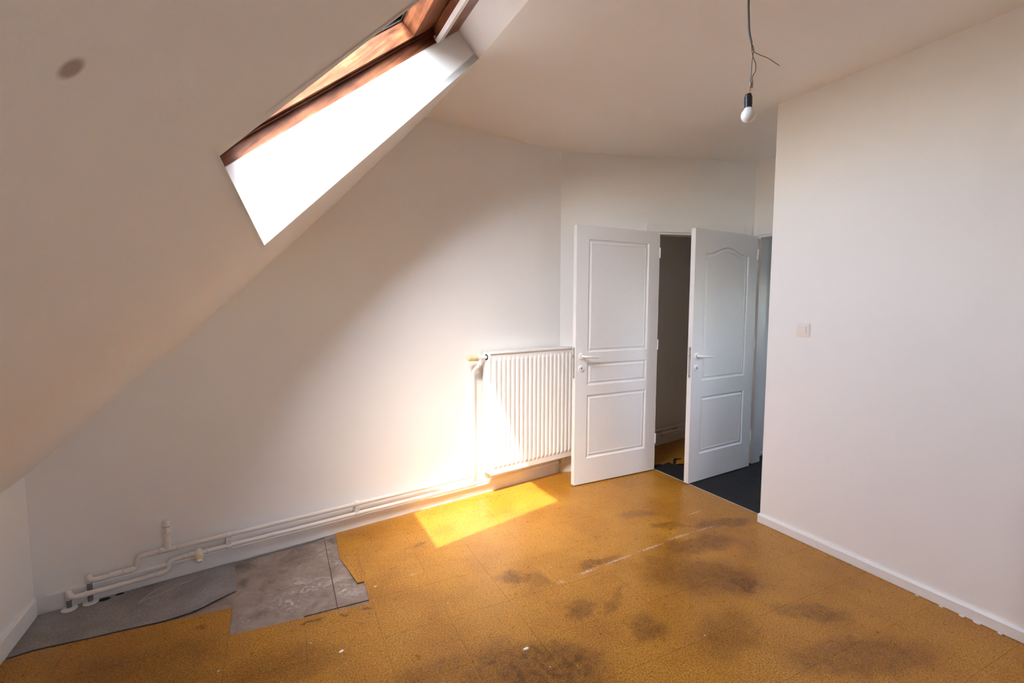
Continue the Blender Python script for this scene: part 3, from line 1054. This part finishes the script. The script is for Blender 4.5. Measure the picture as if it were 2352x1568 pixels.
trace = [(.352, -.176), (.372, -.145), (.385, -.128), (.412, -.100), (.435, -.083), (.468, -.078), (.478, -.100), (.500, -.092), (.520, -.100), (.560, -.098), (.580, -.075), (.558, -.105), (.520, -.108), (.480, -.125), (.430, -.148), (.395, -.160), (.352, -.176)]
MB().tube(catmull([(x, y, .0002) for x, y in trace], 3), .0017, 6).build('glue_trace', 'glue_residue', vin)

# ------------------------------------------------------------------ radiator
RX0, RX1, RZ0, RZ1, RYF, RYB = 2.405, 3.300, .165, 1.082, -.130, -.032
R = empty('radiator', (2.85, -.08, RZ0))
thing(R, 'white ribbed panel radiator on the wall behind the open door', 'radiator')
# ribbed front panel: one pressed sheet
m = MB()
pitch = .04165
xs = [RX0 + .012]
zs_lo, zs_hi = RZ0 + .052, RZ1 - .050
cols = []
x = RX0 + .0270
prof = [(0, 0), (.005, 0), (.010, .0075), (.0125, .009), (.0275, .009), (.030, .0075), (.035, 0)]
while x + pitch < RX1 - .015:
    for dx, dy in prof:
        cols.append((x + dx, dy))
    x += pitch
cols = [(RX0 + .004, 0)] + cols + [(RX1 - .004, 0)]
rows = [(RZ0 + .002, 0.0), (zs_lo - .012, 0.0), (zs_lo + .012, 1.0), (zs_hi - .012, 1.0), (zs_hi + .012, 0.0), (RZ1 - .010, 0.0)]
YB = RYF + .009
for zz, k in rows:
    for xx, dy in cols:
        m.v.append(Vector((xx, YB - dy * k, zz)))
nc = len(cols)
for i in range(len(rows) - 1):
    for j in range(nc - 1):
        m.f.append((i * nc + j, i * nc + j + 1, (i + 1) * nc + j + 1, (i + 1) * nc + j))
m.build('front_panel', 'radiator_white', R, smooth=False)
MB().box((RX0 + .02, RYB, RZ0 + .004), (RX1 - .02, RYB + .012, RZ1 - .03)).build('back_panel', 'radiator_white', R)
MB().box((RX0, RYF + .004, RZ0 + .012), (RX0 + .008, RYB + .006, RZ1)).build('side_panel', 'radiator_white', R, bevel=.0025)
MB().box((RX1 - .008, RYF + .004, RZ0 + .012), (RX1, RYB + .006, RZ1)).build('side_panel', 'radiator_white', R, bevel=.0025)
tp = MB().box((RX0 - .001, RYF - .001, RZ1 - .014), (RX1 + .001, RYF + .014, RZ1 + .001)).build('top_rail', 'radiator_white', R, bevel=.003)
MB().box((RX0 + .010, RYF + .014, RZ1 - .008), (RX1 - .010, RYB + .006, RZ1 - .001)).build('top_grille', 'radiator_white', R)
MB().box((RX0 + .010, YB + .004, RZ0 + .004), (RX1 - .010, RYB, RZ0 + .020)).build('bottom_tray', 'radiator_white', R)
# thermostatic valve at the upper left corner
vz, vy = 1.045, -.080
vv = MB().tube([(RX0 + .002, vy, vz), (RX0 - .050, vy, vz)], .0125, 14).lathe((RX0 - .030, vy, vz), (-1, 0, 0), [(0, .0185), (.024, .0185), (.026, .014)], 18)
vv.lathe((RX0 - .050, vy, vz), (-1, 0, 0), [(0, .0165), (.030, .0165), (.030, .013)], 18)
vv.lathe((RX0 - .062, vy, vz), (0, 0, -1), [(0, .0145), (.030, .0145), (.034, .017), (.052, .017), (.054, .012)], 16)
vo = vv.build('valve', 'radiator_white', R, smooth=True)
MB().lathe((RX0 + .001, vy, vz), (-1, 0, 0), [(0, .0215), (.004, .0215)], 20).build('port_ring', 'dark_gap', vo)
hd = MB().lathe((RX0 - .080, vy, vz), (-1, 0, 0), [(0, .016), (.004, .0215), (.034, .0215), (.036, .0185), (.072, .0180), (.078, .012), (.078, 0)], 24).build('thermostat_head', 'yellowed_plastic', R, smooth=True)
for k in range(10):
    a = 2 * PI * k / 10
    MB().tube([(RX0 - .120, vy + .0182 * math.cos(a), vz + .0182 * math.sin(a)), (RX0 - .150, vy + .0182 * math.cos(a), vz + .0182 * math.sin(a))], .0018, 6).build('grip_rib', 'yellowed_plastic', hd)

# ------------------------------------------------------------------ heating pipes
PY = -.046
def collar(mb, x, z, y=PY, w=.006, r=.0150, axis=(1, 0, 0)):
    mb.lathe((x, y, z), axis, [(0, r - .0015), (.001, r), (w - .001, r), (w, r - .0015)], 16)

# upper pipe: out of the floor, along the wall, up to the radiator valve
U = empty('heating_pipe', (.17, PY, 0))
thing(U, 'upper white heating pipe along the wall with an upright capped stub, rising to the radiator', 'pipe')
path = rounded([(.172, -.040, .090), (.172, -.040, .150), (.180, PY - .012, .115), (.330, PY, .114), (.352, PY, .140), (.372, PY, .174), (.420, PY, .174), (2.313, PY, .168), (2.313, PY, .30)], .022, 5)
path = rounded([(.165, -.036, .10), (.165, -.036, .142), (.170, PY - .006, .113), (.322, PY, .114), (.352, PY, .118), (.352, PY, .172), (.385, PY, .174), (2.311, PY, .168), (2.311, PY, .945), (2.343, vy, .990)], .026, 6)
MB().tube(path, .0132, 16).build('pipe_run', 'pipe_paint', U, smooth=True)
def fitting(parent, x, z, y=PY, w=.006, r=.0165):
    m = MB()
    collar(m, x, z, y, w, r)
    m.build('collar', 'pipe_paint', parent, smooth=True)
for cx, cz, w_, r_ in [(.2365, .1145, .006, .0165), (.2430, .1145, .045, .0148), (.290, .1145, .006, .0168), (.2965, .1145, .030, .0148),
                       (.4145, .1745, .006, .0165), (.4375, .1742, .006, .0165), (.444, .174, .062, .0150), (.512, .174, .006, .0168)]:
    fitting(U, cx, cz, PY, w_, r_)
st = MB().tube([(.473, PY, .174), (.473, PY, .262)], .0145, 16)
collar(st, .473, .205, r=.0172, axis=(0, 0, 1))
st.lathe((.473, PY, .250), (0, 0, 1), [(0, .0165), (.003, .0178), (.009, .0178), (.010, .0150)], 16)
sto = st.build('capped_stub', 'pipe_paint', U, smooth=True)
MB().lathe((.473, PY, .262), (0, 0, 1), [(0, .0170), (.004, .0195), (.030, .0195), (.034, .0165)], 6).build('cap_nut', 'pipe_paint', sto)
MB().lathe((.473, PY, .296), (0, 0, 1), [(0, .0150), (.003, .0155), (.018, .0150), (.030, .0130), (.033, .008)], 12).build('cap', 'pipe_paint', sto, smooth=True)
MB().lathe((.473, PY, .293), (0, 0, 1), [(0, .0172), (.004, .0172)], 14).build('cap_ring', 'brass', sto, smooth=True)
MB().tube([(.165, -.036, -.004), (.165, -.036, .103)], .0105, 12).build('floor_riser', 'bare_pipe', U, smooth=True)
MB().lathe((.165, -.036, -.0015), (0, 0, 1), [(0, .030), (.004, .030), (.009, .024), (.010, .012)], 22).build('floor_rosette', 'pipe_paint', U, smooth=True)

# lower pipe
L = empty('heating_pipe', (.09, PY, 0))
thing(L, 'lower white heating pipe near the skirting with a yellowed tap fitting, running under the radiator', 'pipe')
LZ = .108
path = rounded([(.090, -.042, .045), (.090, -.042, .098), (.098, PY - .014, .058), (.440, PY - .008, .060), (.478, PY - .004, .066), (.478, PY - .002, .112), (.520, PY, .114), (1.2, PY, .108), (3.190, PY, .104), (3.190, PY - .02, .165)], .026, 6)
MB().tube(path, .0122, 16).build('pipe_run', 'pipe_paint', L, smooth=True)
for cx, cz, cy_, w_, r_ in [(.150, .0585, PY - .012, .006, .0155), (.415, .060, PY - .008, .006, .0158), (.4215, .060, PY - .008, .028, .0138), (.532, .114, PY, .006, .0155),
                            (.5385, .114, PY, .022, .0138), (.561, .1135, PY, .006, .0155), (.568, .1135, PY, .070, .0140), (.640, .113, PY, .006, .0158)]:
    fitting(L, cx, cz, cy_, w_, r_)
axv = Vector((.0, -.80, -.60)).normalized()
tapo = MB().lathe(Vector((.604, PY, .124)) - axv * .012, axv, [(0, .009), (.004, .0145), (.018, .0170), (.040, .0175)], 18).build('tap_fitting', 'pipe_paint', L, smooth=True)
MB().lathe(Vector((.604, PY, .124)) + axv * .026, axv, [(0, .0190), (.005, .0200), (.016, .0200), (.018, .0175), (.022, .0185), (.027, .0175)], 18).build('union_ring', 'yellowed_plastic', tapo, smooth=True)
MB().lathe(Vector((.604, PY, .124)) + axv * .050, axv, [(0, .0145), (.010, .0140), (.014, .0120)], 6).build('plug', 'white_rail', tapo)
MB().tube([(.090, -.042, -.004), (.090, -.042, .050)], .0098, 12).build('floor_riser', 'bare_pipe', L, smooth=True)
MB().lathe((.090, -.042, -.0015), (0, 0, 1), [(0, .030), (.004, .030), (.009, .024), (.010, .012)], 22).build('floor_rosette', 'pipe_paint', L, smooth=True)
MB().lathe((3.145, PY, .104), (1, 0, 0), [(0, .0125), (.003, .0150), (.020, .0150), (.024, .0125)], 12).build('union_nut', 'brass', L, smooth=True)

# double pipe clips on the wall
for k, x in enumerate((.743, 1.446)):
    c = empty('pipe_clip', (x, 0, .14))
    thing(c, ('white double pipe clip nearest the tap fitting' if k == 0 else 'white double pipe clip midway between the tap fitting and radiator'), 'pipe clip', 'clips holding the heating pipes')
    MB().lathe((x - .0135, PY, .1725), (1, 0, 0), [(0, .0160), (.001, .0166), (.026, .0166), (.027, .0160)], 20).build('saddle', 'pipe_paint', c, smooth=True)
    MB().lathe((x - .0135, PY, .1100), (1, 0, 0), [(0, .0150), (.001, .0156), (.026, .0156), (.027, .0150)], 20).build('saddle', 'pipe_paint', c, smooth=True)
    MB().box((x - .0120, PY - .012, .112), (x + .0120, -.001, .172)).build('bridge', 'pipe_paint', c, bevel=.002)
    MB().lathe((x, PY - .012, .143), (0, -1, 0), [(0, .0028), (.001, .0028)], 10).build('screw', 'nickel', c)

# pipes seen through the doorway
for k, (z, lab) in enumerate(((.170, 'upper dim pipe seen through the dark doorway'), (.122, 'lower dim pipe seen through the dark doorway'))):
    p = empty('heating_pipe', (4.9, PY, z))
    thing(p, lab, 'pipe')
    MB().tube([(3.6, PY, z), (6.4, PY, z)], .0115, 12).build('pipe_run', 'pipe_paint', p, smooth=True)
    fitting(p, 4.545, z, PY, .035, .0165)
c = empty('pipe_clip', (4.80, 0, .14))
thing(c, 'dim double pipe clip beyond the dark doorway', 'pipe clip', 'clips holding the heating pipes')
for z in (.170, .122):
    MB().lathe((4.788, PY, z), (1, 0, 0), [(0, .0145), (.025, .0145)], 16).build('saddle', 'pipe_paint', c, smooth=True)
MB().box((4.790, PY - .008, .120), (4.811, -.001, .172)).build('bridge', 'pipe_paint', c)

# ------------------------------------------------------------------ light switch on the right wall
sp = rw(.2315, 0, 1.282)
sw = empty('light_switch', tuple(sp))
thing(sw, 'square cream light switch on the white right wall', 'light switch')
AXR = (RWD, RWN, Vector((0, 0, 1)))
MB().obox(sp, AXR, (-.0405, 0, -.0405), (.0405, .009, .0405)).build('plate', 'switch_plastic', sw, bevel=.003)
MB().obox(sp, AXR, (-.0235, .009, -.0235), (.0235, .0115, .0235)).build('surround', 'switch_plastic', sw, bevel=.0008)
tl = math.radians(3)
rk = MB()
rk.hexa([sp + RWD * a + RWN * .011 + Vector((0, 0, z)) for a, z in ((-.0215, -.0215), (.0215, -.0215), (.0215, .0215), (-.0215, .0215))],
        [sp + RWD * a + RWN * (.0150 + z * .05) + Vector((0, 0, z)) for a, z in ((-.0215, -.0215), (.0215, -.0215), (.0215, .0215), (-.0215, .0215))])
rk.build('rocker', 'switch_plastic', sw, bevel=.0008)

# ------------------------------------------------------------------ bare bulb on its cable
lp = empty('pendant_bulb', (2.234, -2.048, HC))
thing(lp, 'bare white bulb in a black holder hanging from loose wires', 'pendant lamp')
cab = [(2.236, -2.046, HC), (2.2345, -2.0483, 2.5116), (2.2328, -2.0508, 2.4733), (2.2321, -2.0534, 2.4409), (2.2313, -2.0561, 2.4085), (2.233, -2.0599, 2.3819), (2.2361, -2.0643, 2.3599)]
MB().tube(catmull(cab, 5), .0039, 10).build('cable', 'grey_cable', lp, smooth=True)
MB().tube(catmull([(2.236, -2.064, 2.362), (2.2418, -2.0706, 2.3378), (2.2385, -2.0702, 2.3171), (2.2341, -2.0699, 2.2876), (2.2308, -2.071, 2.2523), (2.2271, -2.0713, 2.2190)], 5), .0013, 8).build('wire', 'blue_wire', lp, smooth=True)
MB().tube(catmull([(2.236, -2.064, 2.362), (2.2363, -2.0666, 2.3377), (2.2382, -2.0706, 2.3112), (2.2443, -2.0774, 2.2877), (2.2432, -2.0791, 2.2611), (2.2334, -2.074, 2.2405), (2.2335, -2.076, 2.2190)], 5), .0013, 8).build('wire', 'brown_wire', lp, smooth=True)
MB().tube(catmull([(2.236, -2.064, 2.362), (2.2393, -2.0691, 2.3348), (2.2449, -2.074, 2.326), (2.2588, -2.0851, 2.3172), (2.2798, -2.1014, 2.3069), (2.296, -2.1145, 2.2937), (2.3121, -2.1276, 2.2805)], 5), .0013, 8).build('wire', 'green_wire', lp, smooth=True)
MB().tube([(2.3121, -2.1276, 2.2805), (2.3150, -2.1300, 2.2780)], .0007, 6).build('bare_end', 'brass', lp)
cn = MB()
for ox, oy in ((-.0030, .0008), (.0030, -.0030)):
    cn.tube([(2.2272 + ox * .8, -2.0727 + oy, 2.2015), (2.2282 + ox * .8, -2.0730 + oy, 2.2205)], .0036, 10)
cn.build('connector_block', 'connector_plastic', lp, smooth=True)
MB().tube([(2.2249, -2.0717, 2.2030), (2.2205, -2.0706, 2.1760)], .0011, 6).build('wire', 'tan_wire', lp)
MB().tube([(2.2290, -2.0747, 2.2030), (2.2222, -2.0716, 2.1760)], .0011, 6).build('wire', 'tan_wire', lp)
sx = Vector((2.2191, -2.0698, 2.1785))
dn = (Vector((2.2165, -2.0726, 2.1284)) - sx).normalized()
MB().lathe(sx, dn, [(0, .0085), (.001, .0105), (.009, .0108), (.0095, .0132), (.036, .0134), (.0365, .0128), (.050, .0128)], 24).build('bulb_holder', 'black_plastic', lp, smooth=True)
MB().lathe(sx + dn * .0505, dn, [(0, .0132), (.004, .0145), (.010, .0195), (.016, .0226), (.022, .0237), (.029, .0236), (.036, .0215), (.042, .0175), (.0465, .0110), (.0485, .0040), (.0488, 0)], 28).build('bulb', 'opal_plastic', lp, smooth=True)

# ------------------------------------------------------------------ flakes and crumbs on the floor
def flake(x, y, r, h, an, seed):
    rnd = random.Random(seed)
    n = 7
    pts = []
    for k in range(n):
        a = 2 * PI * k / n
        rr = r * rnd.uniform(.65, 1.15)
        u, v = rr * math.cos(a), rr * .5 * math.sin(a)
        pts.append((x + u * math.cos(an) - v * math.sin(an), y + u * math.sin(an) + v * math.cos(an)))
    m = MB()
    vs = [(p[0], p[1], .0003) for p in pts] + [(p[0], p[1], h * rnd.uniform(.5, 1.0) + .0006) for p in pts]
    fs = [tuple(range(n - 1, -1, -1)), tuple(range(n, 2 * n))] + [(i, (i + 1) % n, n + (i + 1) % n, n + i) for i in range(n)]
    m.add(vs, fs)
    return m.build('paint_flake', 'plaster_crumb')

thing(flake(1.040, -1.074, .013, .003, .3, 1), 'pale curled paint flake on the cork in front of the bare patch', 'flake')
thing(flake(1.665, -1.511, .013, .006, -.3, 2), 'white paint flake on the dark stain at the bottom edge', 'flake')
thing(flake(1.318, -.712, .008, .003, 0, 3), 'small white flake just right of the bare patch', 'flake')
skf = [(3.470, -2.36, .008), (3.449, -2.455, .010), (3.432, -2.529, .014), (3.420, -2.584, .016), (3.404, -2.660, .010)]
nth = ['first', 'second', 'third', 'fourth', 'last']
for k, (x, y, r_) in enumerate(skf):
    t = (y - RW0.y) / RWD.y
    q = rw(t, .026)
    thing(flake(q.x, q.y, r_, .004, math.atan2(RWD.y, RWD.x), 10 + k), nth[k] + ' white plaster chip along the right skirting, counted from the corridor', 'chip', 'plaster chips along the right skirting')
cr = random.Random(5)
spots = [(1.683, -1.646), (2.344, -1.903), (2.695, -.826), (1.78, -1.30), (2.16, -1.10), (2.35, -1.60), (1.20, -1.25), (1.05, -1.35), (1.35, -1.58), (2.9, -.60), (3.0, -.72), (3.35, -.62), (2.62, -1.35), (1.45, -.30), (1.62, -.20), (.95, -.95), (.62, -.90), (3.25, -1.75), (2.0, -1.75), (1.55, -1.05), (3.5, -.50), (3.62, -.47), (3.60, -.56)]
for k, (x, y) in enumerate(spots):
    thing(flake(x, y, cr.uniform(.0025, .005), .003, cr.uniform(0, 3), 40 + k), 'tiny white plaster crumb on the cork floor', 'crumb', 'plaster crumbs on the cork')
